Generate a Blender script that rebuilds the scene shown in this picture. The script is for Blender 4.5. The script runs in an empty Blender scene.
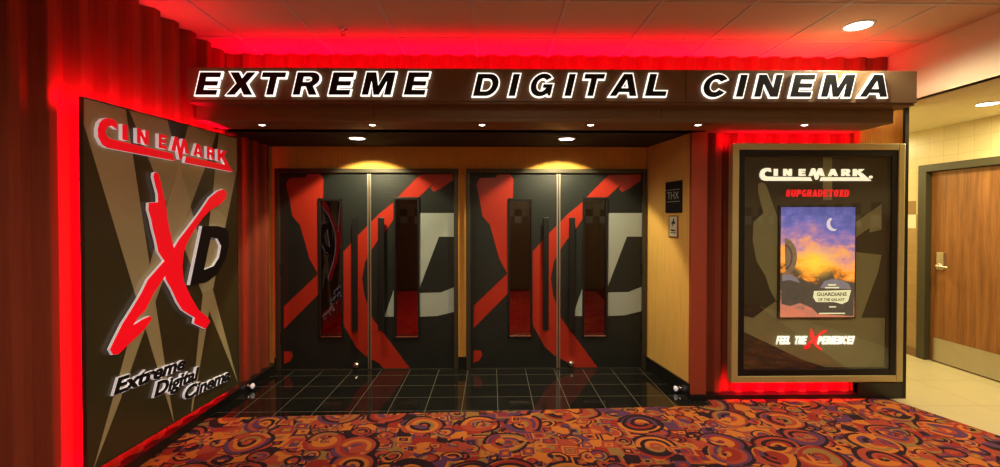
import bpy, bmesh, math, random
from mathutils import Vector, Matrix
from mathutils.geometry import tessellate_polygon
random.seed(7)
S = bpy.context.scene
# ------------------------------------------------------------------ camera
F = 465.0; YAW = math.radians(1.0); PITCH = math.radians(0.8); CX, CY = 500.0, 224.5; CAMZ = 1.61
cd = bpy.data.cameras.new('camera'); cam = bpy.data.objects.new('camera', cd); S.collection.objects.link(cam)
cam.location = (0, 0, CAMZ); cam.rotation_euler = (math.pi/2 - PITCH, 0, -YAW)
cd.sensor_width = 36; cd.lens = F/1000*36; cd.shift_y = -(233.5-CY)/1000; cd.clip_start = 0.02
S.camera = cam
# ------------------------------------------------------------------ world and exposure
W = bpy.data.worlds.new('world'); S.world = W; W.use_nodes = True
W.node_tree.nodes['Background'].inputs[0].default_value = (0.02, 0.015, 0.01, 1)
W.node_tree.nodes['Background'].inputs[1].default_value = 0.3
S.view_settings.view_transform = 'Standard'; S.view_settings.look = 'None'
S.view_settings.gamma = 1; S.view_settings.use_curve_mapping = False
S.view_settings.exposure = 0.0
WARM = (1.0, 0.89, 0.63); RED = (1.0, 0.0, 0.03)

def area(name, loc, direction, sx, sy, power, color, spread=180):
    l = bpy.data.lights.new(name, 'AREA'); l.shape = 'RECTANGLE'; l.size = sx; l.size_y = sy
    l.energy = power; l.color = color; l.spread = math.radians(spread)
    o = bpy.data.objects.new(name, l); S.collection.objects.link(o); o.location = loc
    o.rotation_euler = Vector(direction).to_track_quat('-Z', 'X' if abs(direction[2]) < .9 else 'Y').to_euler()
    return o
def strip(name, a, b, direction, width, power, color, spread=180):
    a = Vector(a); b = Vector(b); d = (b-a).normalized(); z = -Vector(direction).normalized()
    z = (z - d*z.dot(d)).normalized(); y = z.cross(d)
    l = bpy.data.lights.new(name, 'AREA'); l.shape = 'RECTANGLE'; l.size = (b-a).length; l.size_y = width
    l.energy = power; l.color = color; l.spread = math.radians(spread)
    o = bpy.data.objects.new(name, l); S.collection.objects.link(o)
    o.matrix_world = Matrix.Translation((a+b)/2) @ Matrix((d, y, z)).transposed().to_4x4()
    return o
def spot(name, loc, power, angle, color=WARM, blend=.6, size=.04, tilt=(0, 0, -1)):
    l = bpy.data.lights.new(name, 'SPOT'); l.energy = power; l.spot_size = math.radians(angle); l.spot_blend = blend
    l.color = color; l.shadow_soft_size = size
    o = bpy.data.objects.new(name, l); S.collection.objects.link(o); o.location = loc
    o.rotation_euler = Vector(tilt).to_track_quat('-Z', 'Y').to_euler(); return o

HC = 3.05            # main ceiling
XL = -2.31           # left wall crest line
YF = 4.12            # front wall plane of the entrance
YD = 4.95            # door wall
# red LED tape behind the left sign panel, above the marquee and behind the poster case
strip('led_left_near', (-2.252, 2.65, .2), (-2.252, 2.65, 2.24), (-1, -.12, 0), .02, 13, RED, 150)
strip('led_left_far', (-2.252, 3.99, .16), (-2.252, 3.99, 2.2), (-1, .4, 0), .02, 11, RED, 165)
strip('led_left_top', (-2.252, 2.5, 2.24), (-2.252, 4.05, 2.24), (-1, 0, .4), .02, 12, RED, 150)
strip('led_left_up', (-2.255, 2.5, 2.27), (-2.255, 4.05, 2.27), (.1, 0, 1), .02, 5, RED, 110)
strip('led_left_bottom', (-2.252, 2.55, .26), (-2.252, 4.05, .19), (-1, 0, -.35), .02, 10, RED, 130)
strip('led_cove', (-2.2, 3.98, 2.66), (3.25, 3.98, 2.66), (0, .25, 1), .05, 52, RED, 140)
strip('led_case_left', (2.12, 4.03, .2), (2.12, 4.03, 2.3), (-1, .75, 0), .03, 55, RED)
strip('led_case_top', (2.15, 4.05, 2.285), (3.2, 4.05, 2.285), (0, .7, 1), .03, 5, RED)
strip('led_case_bottom', (2.1, 4.05, .115), (3.2, 4.05, .115), (0, 1, -.7), .03, 9, RED)
# the visible lobby downlight, then unseen ones added as ambient fill (fittings further down)
LOBBY = [(2.74, 3.45), (2.74, 1.05), (0.35, 1.05), (-1.5, 0.2)]
LOBBY_P = [105, 120, 220, 6]
for (x, y), p in zip(LOBBY, LOBBY_P):
    spot('lobby_and_fill_light', (x, y, HC-.03), p, 165, WARM, .5, .1)
VEST = [(-1.27, 4.42), (.71, 4.42)]
for x, y in VEST: spot('entrance_wide_light', (x, y, 2.345), 26, 150, (1, .86, .5), .6, .05)
for x, y in VEST: spot('entrance_light', (x, y+.03, 2.345), 90, 110, (1, .86, .48), .2, .03, (0, .375, -.927))
area('side_hall_light', (4.33, 4.0, 2.59), (0, 0, -1), .25, .25, 50, (1, .84, .40))
area('side_hall_rear_light', (4.33, 6.2, 2.59), (0, 0, -1), .25, .25, 42, (1, .84, .40))

# ------------------------------------------------------------------ mapping from a photo pixel to a point on a real plane
RM = cam.rotation_euler.to_matrix()
def ray(px, py):
    return RM @ Vector(((px-CX)/F, (CY-py)/F, -1.0))
def on_x(px, py, X):
    d = ray(px, py); t = X/d.x; return (t*d.y, CAMZ+t*d.z)       # -> (y, z)
def on_y(px, py, Y):
    d = ray(px, py); t = Y/d.y; return (t*d.x, CAMZ+t*d.z)       # -> (x, z)

# ------------------------------------------------------------------ mesh helpers
ORI = {}
class MB:
    def __init__(s): s.v = []; s.f = []; s.m = []; s.mi = 0; s.smooth = False; s.sf = []
    def add(s, vs, fs):
        o = len(s.v); s.v += [Vector(v) for v in vs]
        for f in fs: s.f.append([i+o for i in f]); s.m.append(s.mi); s.sf.append(s.smooth)
        return s
    def box(s, a, b):
        (x0, y0, z0), (x1, y1, z1) = a, b
        x0, x1 = min(x0, x1), max(x0, x1); y0, y1 = min(y0, y1), max(y0, y1); z0, z1 = min(z0, z1), max(z0, z1)
        return s.add([(x0,y0,z0),(x1,y0,z0),(x1,y1,z0),(x0,y1,z0),(x0,y0,z1),(x1,y0,z1),(x1,y1,z1),(x0,y1,z1)],
                     [(0,3,2,1),(4,5,6,7),(0,1,5,4),(1,2,6,5),(2,3,7,6),(3,0,4,7)])
    def prism(s, loops, basis, h, lift=0.0):
        """loops: 2D outlines (first outer, others holes); basis: (origin, ex, ey, n)."""
        O, ex, ey, n = [Vector(b) for b in basis]
        def P(p, k): return O + ex*p[0] + ey*p[1] + n*k
        flat = [p for L in loops for p in L]
        tris = tessellate_polygon([[Vector((p[0], p[1], 0)) for p in L] for L in loops])
        N = len(flat); vs = [P(p, lift+h) for p in flat]; fs = []
        for t in tris:
            a, b, c = [flat[i] for i in t]
            ar = (b[0]-a[0])*(c[1]-a[1]) - (c[0]-a[0])*(b[1]-a[1])
            if abs(ar) < 1e-12: continue
            fs.append(tuple(t) if ar > 0 else tuple(reversed(t)))
        if h > 0:
            vs += [P(p, lift) for p in flat]
            fs += [tuple(i+N for i in reversed(f)) for f in fs]
            o = 0
            for li, L in enumerate(loops):
                A = sum(L[i][0]*L[(i+1) % len(L)][1]-L[(i+1) % len(L)][0]*L[i][1] for i in range(len(L)))
                ccw = A > 0
                for i in range(len(L)):
                    j = (i+1) % len(L); q = (o+i, o+i+N, o+j+N, o+j)
                    fwd = ccw if li == 0 else not ccw
                    fs.append(tuple(reversed(q)) if fwd == (ex.cross(ey).dot(n) > 0) and False else (q if fwd else tuple(reversed(q))))
                o += len(L)
        return s.add(vs, fs)
    def lathe(s, c, axis, prof, n=28, cap=True):
        """prof: (radius, distance along axis)."""
        c = Vector(c); ax = Vector(axis).normalized(); u = ax.orthogonal().normalized(); w = ax.cross(u)
        vs = []; fs = []
        for r, h in prof:
            for k in range(n):
                a = 2*math.pi*k/n; vs.append(c + ax*h + (u*math.cos(a)+w*math.sin(a))*r)
        for j in range(len(prof)-1):
            for k in range(n):
                q = (j*n+k, j*n+(k+1) % n, (j+1)*n+(k+1) % n, (j+1)*n+k); fs.append(q)
        if cap:
            fs.append(tuple(reversed(range(n)))); fs.append(tuple(range((len(prof)-1)*n, len(prof)*n)))
        return s.add(vs, fs)
    def tube(s, pts, r, n=10):
        pts = [Vector(p) for p in pts]; vs = []; fs = []
        for i, p in enumerate(pts):
            d = (pts[min(i+1, len(pts)-1)]-pts[max(i-1, 0)]).normalized()
            up = Vector((0, 0, 1)) if abs(d.z) < .9 else Vector((1, 0, 0))
            u = d.cross(up).normalized(); w = d.cross(u)
            for k in range(n):
                a = 2*math.pi*k/n; vs.append(p+(u*math.cos(a)+w*math.sin(a))*r)
        for j in range(len(pts)-1):
            for k in range(n): fs.append((j*n+k, j*n+(k+1) % n, (j+1)*n+(k+1) % n, (j+1)*n+k))
        fs.append(tuple(range(n))); fs.append(tuple(reversed(range((len(pts)-1)*n, len(pts)*n))))
        return s.add(vs, fs)
    def build(s, name, mat, parent=None, bevel=0.0, loc=None):
        o0 = Vector(loc) if loc is not None else (ORI.get(parent.name, Vector()) if parent else Vector())
        me = bpy.data.meshes.new(name); me.from_pydata([v-o0 for v in s.v], [], s.f)
        for m in (mat if isinstance(mat, (list, tuple)) else [mat]): me.materials.append(m)
        for p, mi, sm in zip(me.polygons, s.m, s.sf): p.material_index = mi; p.use_smooth = sm
        me.validate(); me.update()
        bm = bmesh.new(); bm.from_mesh(me)
        bmesh.ops.recalc_face_normals(bm, faces=bm.faces) if getattr(s, 'recalc', True) else None
        bm.to_mesh(me); bm.free()
        o = bpy.data.objects.new(name, me); S.collection.objects.link(o)
        if parent: o.parent = parent; ORI[o.name] = o0
        else: o.location = o0; ORI[o.name] = o0
        if bevel:
            b = o.modifiers.new('bevel', 'BEVEL'); b.width = bevel; b.segments = 2; b.limit_method = 'ANGLE'
        return o
def tag(o, label=None, cat=None, group=None, kind=None):
    if label: o['label'] = label
    if cat: o['category'] = cat
    if group: o['group'] = group
    if kind: o['kind'] = kind
    return o
def empty(name, loc, label=None, cat=None, group=None, kind=None):
    o = bpy.data.objects.new(name, None); S.collection.objects.link(o); o.location = loc; o.empty_display_size = .1
    ORI[o.name] = Vector(loc); return tag(o, label, cat, group, kind)
def copy_tree(o, parent=None):
    c = o.copy(); S.collection.objects.link(c)
    if parent is not None: c.parent = parent
    for ch in list(o.children): copy_tree(ch, c)
    return c
def bx(name, a, b, mat, parent=None, bevel=0.0, **k):
    o = MB().box(a, b).build(name, mat, parent, bevel, loc=None if parent else ((a[0]+b[0])/2, (a[1]+b[1])/2, min(a[2], b[2])))
    return tag(o, **k) if k else o

def offset_loops(loops, d):
    """outset the outline by d (holes shrink)."""
    out = []
    for li, L in enumerate(loops):
        A = sum(L[i][0]*L[(i+1) % len(L)][1]-L[(i+1) % len(L)][0]*L[i][1] for i in range(len(L)))
        s = (1 if A > 0 else -1) * (1 if li == 0 else -1); n = len(L); R = []
        for i in range(n):
            p0, p1, p2 = L[i-1], L[i], L[(i+1) % n]
            e1 = Vector((p1[0]-p0[0], p1[1]-p0[1])); e2 = Vector((p2[0]-p1[0], p2[1]-p1[1]))
            if e1.length < 1e-9 or e2.length < 1e-9: R.append(tuple(p1)); continue
            e1.normalize(); e2.normalize()
            n1 = Vector((e1.y, -e1.x)); n2 = Vector((e2.y, -e2.x)); m = n1+n2
            k = m.dot(n1); m = m/max(k, .45)
            R.append((p1[0]+m.x*d*s, p1[1]+m.y*d*s))
        out.append(R)
    return out
def clip(poly, axis, val, keep_less):
    out = []; n = len(poly)
    ins = lambda p: (p[axis] <= val) if keep_less else (p[axis] >= val)
    for i in range(n):
        a, b = poly[i-1], poly[i]
        if ins(a) != ins(b):
            t = (val-a[axis])/(b[axis]-a[axis]); q = [a[0]+(b[0]-a[0])*t, a[1]+(b[1]-a[1])*t]; q[axis] = val; out.append(tuple(q))
        if ins(b): out.append(tuple(b))
    return out
def clip_poly(poly, conv):
    """poly clipped to a convex counter-clockwise outline."""
    P = list(poly)
    for i in range(len(conv)):
        a, b = conv[i], conv[(i+1) % len(conv)]; f = lambda p: (b[0]-a[0])*(p[1]-a[1])-(b[1]-a[1])*(p[0]-a[0])
        out = []
        for j in range(len(P)):
            p, q = P[j-1], P[j]; fp_, fq = f(p), f(q)
            if (fp_ >= 0) != (fq >= 0):
                t = fp_/(fp_-fq); out.append((p[0]+(q[0]-p[0])*t, p[1]+(q[1]-p[1])*t))
            if fq >= 0: out.append(tuple(q))
        P = out
        if len(P) < 3: return []
    return P
def arc(cx, cy, rx, ry, a0, a1, n):
    return [(cx+rx*math.cos(math.radians(a0+(a1-a0)*i/n)), cy+ry*math.sin(math.radians(a0+(a1-a0)*i/n))) for i in range(n+1)]

# ------------------------------------------------------------------ glyphs (unit: height 1, width 1)
t_ = .24
GL = {
'E': [[(0,0),(1,0),(1,t_),(.36,t_),(.36,.40),(.95,.40),(.95,.62),(.36,.62),(.36,1-t_),(1,1-t_),(1,1),(0,1)]],
'X': [[(0,0),(.36,0),(.53,.29),(.70,0),(1.08,0),(.72,.51),(1.0,1),(.64,1),(.5,.74),(.33,1),(-.05,1),(.31,.51)]],
'T': [[(.34,0),(.66,0),(.66,.76),(1,.76),(1,1),(0,1),(0,.76),(.34,.76)]],
'R': [[(0,0),(.32,0),(.32,.36),(.48,.36),(.68,0),(1.04,0),(.8,.38)]+arc(.66,.69,.34,.31,-62,90,8)+[(0,1)],
      [(.32,.58),(.32,.78),(.58,.78),(.66,.72),(.66,.64),(.58,.58)]],
'M': [[(0,0),(.24,0),(.24,.62),(.40,0),(.60,0),(.76,.62),(.76,0),(1,0),(1,1),(.66,1),(.5,.42),(.34,1),(0,1)]],
'D': [[(0,0)]+arc(.55,.5,.45,.5,-90,90,12)+[(0,1)], [(.29,.23),(.29,.77)]+arc(.50,.5,.21,.27,90,-90,8)],
'I': [[(0,0),(1,0),(1,1),(0,1)]],
'G': [arc(.5,.5,.5,.52,38,325,20)[:-1]+[(.86,.02),(1,.02),(1,.55),(.55,.55),(.55,.36),(.70,.36)]+arc(.5,.5,.22,.28,-40,-318,14)],
'C': [arc(.52,.5,.52,.52,33,327,20)+arc(.5,.5,.22,.27,-35,-325,14)],
'A': [[(0,0),(.27,0),(.33,.17),(.67,.17),(.73,0),(1,0),(.66,1),(.34,1)], [(.39,.37),(.5,.72),(.61,.37)]],
'L': [[(0,0),(1,0),(1,t_),(.36,t_),(.36,1),(0,1)]],
'N': [[(0,0),(.29,0),(.29,.58),(.68,0),(1,0),(1,1),(.71,1),(.71,.42),(.32,1),(0,1)]],
'K': [[(0,0),(.3,0),(.3,.35),(.42,.46),(.68,0),(1.06,0),(.66,.62),(1.02,1),(.64,1),(.3,.62),(.3,1),(0,1)]],
'P': [[(0,0),(.32,0),(.32,.34)]+arc(.62,.67,.38,.33,-90,90,8)+[(0,1)], [(.32,.56),(.32,.78),(.56,.78),(.66,.67),(.56,.56)]],
'U': [[(0,1),(0,.3)]+arc(.5,.32,.5,.34,180,360,10)+[(1,1),(.68,1),(.68,.34)]+arc(.5,.34,.18,.12,0,-180,6)+[(.32,1)]],
'B': [[(0,0)]+arc(.62,.27,.38,.27,-90,75,8)+arc(.60,.74,.36,.26,-50,90,8)+[(0,1)], [(.32,.2),(.32,.42),(.62,.42),(.66,.31),(.62,.2)], [(.32,.6),(.32,.8),(.58,.8),(.62,.7),(.58,.6)]],
'Y': [[(.34,0),(.66,0),(.66,.36),(1.03,1),(.68,1),(.5,.62),(.32,1),(-.03,1),(.34,.36)]],
'O': [arc(.5,.5,.5,.52,0,345,23), arc(.5,.5,.2,.28,0,330,11)],
'F': [[(0,0),(.34,0),(.34,.38),(.88,.38),(.88,.61),(.34,.61),(.34,.77),(1,.77),(1,1),(0,1)]],
'H': [[(0,0),(.32,0),(.32,.38),(.68,.38),(.68,0),(1,0),(1,1),(.68,1),(.68,.63),(.32,.63),(.32,1),(0,1)]],
'#': [[(.15,0),(.35,0),(.35,.25),(.6,.25),(.6,0),(.8,0),(.8,.25),(1,.25),(1,.42),(.8,.42),(.8,.58),(1,.58),(1,.75),(.8,.75),(.8,1),(.6,1),(.6,.75),(.35,.75),(.35,1),(.15,1),(.15,.75),(0,.75),(0,.58),(.15,.58),(.15,.42),(0,.42),(0,.25),(.15,.25)], [(.35,.42),(.35,.58),(.6,.58),(.6,.42)]],
'!': [[(.1,.3),(.9,.3),(1,1),(0,1)]],
'S': [[(0,0),(.8,0),(1,.15),(1,.45),(.85,.6),(.32,.6),(.32,.78),(1,.78),(1,1),(.15,1),(0,.85),(0,.52),(.15,.4),(.68,.4),(.68,.22),(0,.22)]],
}
def glyph(ch, x0, y0, w, h, shear=0.0):
    return [[(x0+p[0]*w+p[1]*h*shear, y0+p[1]*h) for p in L] for L in GL[ch]]

FRONT = lambda Y: ((0, Y, 0), (1, 0, 0), (0, 0, 1), (0, -1, 0))
LEFT = lambda X: ((X, 0, 0), (0, 1, 0), (0, 0, 1), (1, 0, 0))

def text_mesh(body, extrude=0.002, offset=0.0, shear=0.0):
    c = bpy.data.curves.new('text', 'FONT'); c.body = body; c.size = 1; c.extrude = extrude; c.offset = offset; c.shear = shear
    c.resolution_u = 3
    o = bpy.data.objects.new('text', c); S.collection.objects.link(o)
    dg = bpy.context.evaluated_depsgraph_get(); me = bpy.data.meshes.new_from_object(o.evaluated_get(dg))
    vs = [v.co.copy() for v in me.vertices]; fs = [tuple(p.vertices) for p in me.polygons]
    bpy.data.objects.remove(o); bpy.data.curves.remove(c); bpy.data.meshes.remove(me)
    return vs, fs
def place_text(mb, body, basis, x0, y0, width, height, ang=0, offset=0.0, shear=0.0, thick=.004, lift=0.0, dev=None):
    """capital height = height, overall width = width."""
    vs, fs = text_mesh(body, 0.5, offset, shear)
    minx = min(v.x for v in vs); maxx = max(v.x for v in vs); kx = width/(maxx-minx); ky = height/.73
    O, ex, ey, n = [Vector(b) for b in basis]; c, s_ = math.cos(ang), math.sin(ang); out = []
    for v in vs:
        x = (v.x-minx)*kx; y = v.y*ky; z = lift+(v.z+.5)*thick
        if dev: y += x*math.tan(ang); xx, yy = x, y                  # vertical stems stay vertical
        else: xx, yy = x*c-y*s_, x*s_+y*c
        out.append(O+ex*(x0+xx)+ey*(y0+yy)+n*z)
    mb.add(out, fs); return mb

# ------------------------------------------------------------------ materials
def new_mat(name):
    m = bpy.data.materials.new(name); m.use_nodes = True
    return m, m.node_tree, m.node_tree.nodes['Principled BSDF']
def plain(name, col, rough=.5, metal=0.0, emit=None, es=0.0, noise=0.0, nscale=8, spec=.5, coat=0.0):
    m, nt, b = new_mat(name)
    b.inputs['Base Color'].default_value = (*col, 1); b.inputs['Roughness'].default_value = rough
    b.inputs['Metallic'].default_value = metal; b.inputs['Specular IOR Level'].default_value = spec
    b.inputs['Coat Weight'].default_value = coat
    if emit: b.inputs['Emission Color'].default_value = (*emit, 1); b.inputs['Emission Strength'].default_value = es
    G = NT(nt)
    nz = G.noise(G.co(), nscale, 3); k = noise if noise else .04
    G.link(G.mixc(nz, [c*(1-k*2) for c in col], [min(1, c*(1+k*2)) for c in col]), b.inputs['Base Color'])
    return m
class NT:
    def __init__(s, nt): s.nt = nt
    def link(s, a, b): s.nt.links.new(a, b)
    def n(s, t, **k):
        x = s.nt.nodes.new(t)
        for a, v in k.items(): setattr(x, a, v)
        return x
    def setin(s, sock, v):
        if isinstance(v, bpy.types.NodeSocket): s.link(v, sock)
        elif isinstance(v, (list, tuple)) and len(v) == 3 and sock.type == 'RGBA': sock.default_value = (*v, 1)
        else: sock.default_value = v
    def co(s): return s.n('ShaderNodeNewGeometry').outputs['Position']
    def m(s, op, a, b=0.0, c=None):
        x = s.n('ShaderNodeMath', operation=op); s.setin(x.inputs[0], a); s.setin(x.inputs[1], b)
        if c is not None: s.setin(x.inputs[2], c)
        return x.outputs[0]
    def vm(s, op, a, b):
        x = s.n('ShaderNodeVectorMath', operation=op); s.setin(x.inputs[0], a); s.setin(x.inputs[1], b); return x.outputs[0]
    def sep(s, v):
        x = s.n('ShaderNodeSeparateXYZ'); s.link(v, x.inputs[0]); return x.outputs
    def comb(s, a, b, c):
        x = s.n('ShaderNodeCombineXYZ')
        for i, v in enumerate((a, b, c)): s.setin(x.inputs[i], v)
        return x.outputs[0]
    def noise(s, co, scale, detail=2, rough=.5):
        x = s.n('ShaderNodeTexNoise'); s.link(co, x.inputs['Vector']); x.inputs['Scale'].default_value = scale
        x.inputs['Detail'].default_value = detail; x.inputs['Roughness'].default_value = rough; return x.outputs['Fac']
    def mixc(s, f, a, b):
        x = s.n('ShaderNodeMix', data_type='RGBA'); s.setin(x.inputs[0], f); s.setin(x.inputs[6], a); s.setin(x.inputs[7], b); return x.outputs[2]
    def ramp(s, f, stops, interp='LINEAR'):
        x = s.n('ShaderNodeValToRGB'); r = x.color_ramp; r.interpolation = interp
        while len(r.elements) < len(stops): r.elements.new(.5)
        for e, (p, c) in zip(r.elements, stops): e.position = p; e.color = (*c, 1)
        s.link(f, x.inputs[0]); return x.outputs[0]
    def bump(s, h, strength, dist=.01):
        x = s.n('ShaderNodeBump'); x.inputs['Strength'].default_value = strength; x.inputs['Distance'].default_value = dist
        s.link(h, x.inputs['Height']); return x.outputs[0]
    def line(s, c, off, period, w):
        """1 on a line of width w repeated every period."""
        f = s.m('FRACT', s.m('DIVIDE', s.m('SUBTRACT', c, off-w/2-100*period), period))
        return s.m('LESS_THAN', f, w/period)

def mat_fabric(name, col, ribs=0.0, axis=0, rough=.85):
    m, nt, b = new_mat(name); G = NT(nt); co = G.co(); X = G.sep(co)
    sp = G.sep(co)
    st = G.comb(G.m('MULTIPLY', sp[0], 60), G.m('MULTIPLY', sp[1], 60), G.m('MULTIPLY', sp[2], 3))
    nz = G.noise(st, 1.0, 3); n2 = G.noise(co, 3, 2)
    f = G.m('ADD', G.m('MULTIPLY', nz, .7), G.m('MULTIPLY', n2, .3))
    G.link(G.mixc(f, [c*.7 for c in col], [min(1, c*1.3) for c in col]), b.inputs['Base Color'])
    b.inputs['Roughness'].default_value = rough; b.inputs['Specular IOR Level'].default_value = .2
    if ribs:
        w = G.m('SINE', G.m('MULTIPLY', sp[axis], ribs)); G.link(G.bump(w, .35, .004), b.inputs['Normal'])
    return m
M = {}
M['wave'] = mat_fabric('ribbed_red_brown_wall_covering', (.22, .040, .019), 0)
M['amber'] = mat_fabric('amber_ribbed_wall_covering', (.72, .36, .075), 420, 0)
M['amber_y'] = mat_fabric('amber_ribbed_side_covering', (.80, .46, .12), 420, 1)
M['soffit'] = plain('brown_laminate', (.17, .10, .048), .45, noise=.05)
M['soffit_low'] = plain('brown_laminate_lower', (.19, .115, .05), .5, noise=.05)
M['recess'] = plain('black_recess_paint', (.012, .012, .014), .8)
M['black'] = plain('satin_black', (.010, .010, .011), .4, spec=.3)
M['black_matte'] = plain('matte_black', (.010, .010, .011), .8, spec=.2)
M['base_black'] = plain('black_rubber_base', (.01, .01, .011), .3)
M['bronze'] = plain('dark_bronze_metal', (.075, .068, .05), .38, .6)
M['gold'] = plain('dull_gold_metal', (.58, .50, .23), .42, .3)
M['chrome'] = plain('chrome', (.8, .8, .78), .15, 1)
M['alu'] = plain('brushed_aluminium', (.55, .5, .42), .35, .9)
M['plaster'] = plain('painted_plaster', (.74, .67, .45), .8, noise=.02)
M['olive_frame'] = plain('olive_grey_door_frame', (.045, .040, .023), .5)
M['white_side'] = plain('white_acrylic_side', (.88, .85, .87), .4, emit=(1, .9, .93), es=.3)  # slight emission added to brighten the white letter sides
M['red_face'] = plain('red_acrylic_face', (.78, .004, .012), .35, emit=(1, .002, .012), es=.5)
M['red_print'] = plain('red_vinyl_print', (.38, .024, .012), .32, noise=.06, nscale=3)
M['grey_print'] = plain('grey_vinyl_print', (.32, .37, .36), .42, noise=.02)
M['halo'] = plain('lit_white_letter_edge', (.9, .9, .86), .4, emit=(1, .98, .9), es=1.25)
M['panel_dark'] = plain('dark_olive_brown_panel', (.052, .042, .018), .28, noise=.03)
M['panel_tan'] = plain('tan_light_beam_print', (.42, .36, .21), .28, noise=.03)
M['panel_tan2'] = plain('pale_light_beam_overlap_print', (.50, .44, .27), .28, noise=.03)
M['case_dark'] = plain('case_dark_print', (.036, .036, .020), .6, noise=.05)
M['case_olive'] = plain('case_olive_print', (.29, .31, .15), .6, noise=.05)
M['lit_cream'] = plain('lit_cream_lettering', (.95, .93, .75), .5, emit=(1, .95, .66), es=.95)
M['lit_white'] = plain('lit_white_lettering', (.95, .95, .85), .5, emit=(1, 1, .86), es=.95)
M['lit_red'] = plain('lit_red_lettering', (.9, .02, .02), .5, emit=(1, .008, .02), es=.75)
M['lamp'] = plain('lit_lamp_lens', (1, 1, .95), .5, emit=(1, .99, .93), es=9)
M['lamp_ring'] = plain('white_lamp_ring', (.72, .68, .6), .4)
M['paper'] = plain('white_paper', (.62, .60, .50), .7)
M['plaque_grey'] = plain('plaque_grey_lettering', (.34, .34, .31), .5)
M['red_carpet'] = plain('red_auditorium_carpet', (.5, .01, .02), .9, noise=.3, nscale=30)
M['steel'] = plain('stainless_steel', (.5, .47, .40), .3, .85, noise=.03)

def mat_door():
    m, nt, b = new_mat('embossed_black_vinyl'); G = NT(nt); co = G.co(); sp = G.sep(co)
    a = G.m('SINE', G.m('MULTIPLY', sp[0], 210)); c = G.m('SINE', G.m('MULTIPLY', sp[2], 210))
    h = G.m('MAXIMUM', G.m('MULTIPLY', a, c), 0.0)
    G.link(G.bump(h, .5, .003), b.inputs['Normal'])
    nz = G.noise(co, 4, 3); G.link(G.mixc(nz, (.007, .010, .010), (.014, .018, .017)), b.inputs['Base Color'])
    b.inputs['Roughness'].default_value = .4; b.inputs['Specular IOR Level'].default_value = .4
    return m
M['door_black'] = mat_door()
def mat_wood():
    m, nt, b = new_mat('brown_wood_veneer'); G = NT(nt); co = G.co(); sp = G.sep(co)
    st = G.comb(G.m('MULTIPLY', sp[0], 14), G.m('MULTIPLY', sp[1], 14), G.m('MULTIPLY', sp[2], .8))
    n1 = G.noise(st, 1.6, 5, .6); n2 = G.noise(st, 9, 3)
    f = G.m('ADD', G.m('MULTIPLY', n1, .75), G.m('MULTIPLY', n2, .25))
    G.link(G.ramp(f, [(.3, (.13, .045, .012)), (.5, (.235, .088, .026)), (.7, (.33, .14, .045))]), b.inputs['Base Color'])
    b.inputs['Roughness'].default_value = .4; return m
M['wood'] = mat_wood()
def mat_glass(name, rough=0.0, tint=(1, 1, 1), base=.05):
    m, nt, b = new_mat(name); G = NT(nt); nt.nodes.remove(b)
    tr = G.n('ShaderNodeBsdfTransparent'); tr.inputs[0].default_value = (*tint, 1)
    gl = G.n('ShaderNodeBsdfGlossy'); gl.inputs['Roughness'].default_value = rough
    lw = G.n('ShaderNodeLayerWeight'); lw.inputs[0].default_value = .5
    mx = G.n('ShaderNodeMixShader'); nz = G.noise(G.co(), 3, 1)
    fac = G.m('ADD', G.m('MULTIPLY', G.m('POWER', lw.outputs['Facing'], 4.0), .9), G.m('ADD', base, G.m('MULTIPLY', nz, .005)))
    G.link(fac, mx.inputs[0]); G.link(tr.outputs[0], mx.inputs[1]); G.link(gl.outputs[0], mx.inputs[2])
    G.link(mx.outputs[0], nt.nodes['Material Output'].inputs[0]); return m
M['glass'] = mat_glass('clear_glass', base=.07); M['glass_dark'] = mat_glass('dark_glass', 0, (.5, .5, .5), .075)

def mat_tile(name, axes, offs, per, grout_w, cols, grout, rough, bands=None):
    m, nt, b = new_mat(name); G = NT(nt); co = G.co(); sp = G.sep(co)
    u, v = sp[axes[0]], sp[axes[1]]
    lu = G.line(u, offs[0], per[0], grout_w); lv = G.line(v, offs[1], per[1], grout_w)
    g = G.m('MAXIMUM', lu, lv)
    iu = G.m('FLOOR', G.m('DIVIDE', G.m('SUBTRACT', u, offs[0]), per[0])); iv = G.m('FLOOR', G.m('DIVIDE', G.m('SUBTRACT', v, offs[1]), per[1]))
    wn = G.n('ShaderNodeTexWhiteNoise', noise_dimensions='2D'); G.link(G.comb(iu, iv, 0), wn.inputs['Vector'])
    nz = G.noise(co, 7, 4); f = G.m('ADD', G.m('MULTIPLY', wn.outputs['Value'], .35), G.m('MULTIPLY', nz, .65))
    col = G.mixc(f, cols[0], cols[1])
    if bands:
        zt, lower, rowz, cA, cB = bands
        low = G.m('LESS_THAN', v, zt); col = G.mixc(low, col, G.mixc(f, [c*.85 for c in lower], [c*1.1 for c in lower]))
        for z0, ca, cb, ph in rowz:
            inb = G.m('MULTIPLY', G.m('GREATER_THAN', v, z0), G.m('LESS_THAN', v, z0+per[1]))
            chk = G.m('FRACT', G.m('MULTIPLY', G.m('ADD', iu, 100+ph), .5)); chk = G.m('GREATER_THAN', chk, .25)
            col = G.mixc(inb, col, G.mixc(chk, ca, cb))
    col = G.mixc(g, col, grout)
    G.link(col, b.inputs['Base Color']); b.inputs['Roughness'].default_value = rough
    G.link(G.bump(G.m('SUBTRACT', 1.0, g), .25, .002), b.inputs['Normal'])
    return m
M['dark_tile'] = mat_tile('polished_black_granite_tile', (0, 1), (.05, 3.87), (.305, .295), .005, [(.004, .004, .004), (.016, .016, .015)], (.17, .155, .12), .09)
M['cream_floor'] = mat_tile('cream_floor_tile', (0, 1), (3.6, 3.9), (.61, .61), .006, [(.50, .43, .27), (.62, .54, .35)], (.36, .30, .18), .28)
ZB = 1.49
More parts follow.
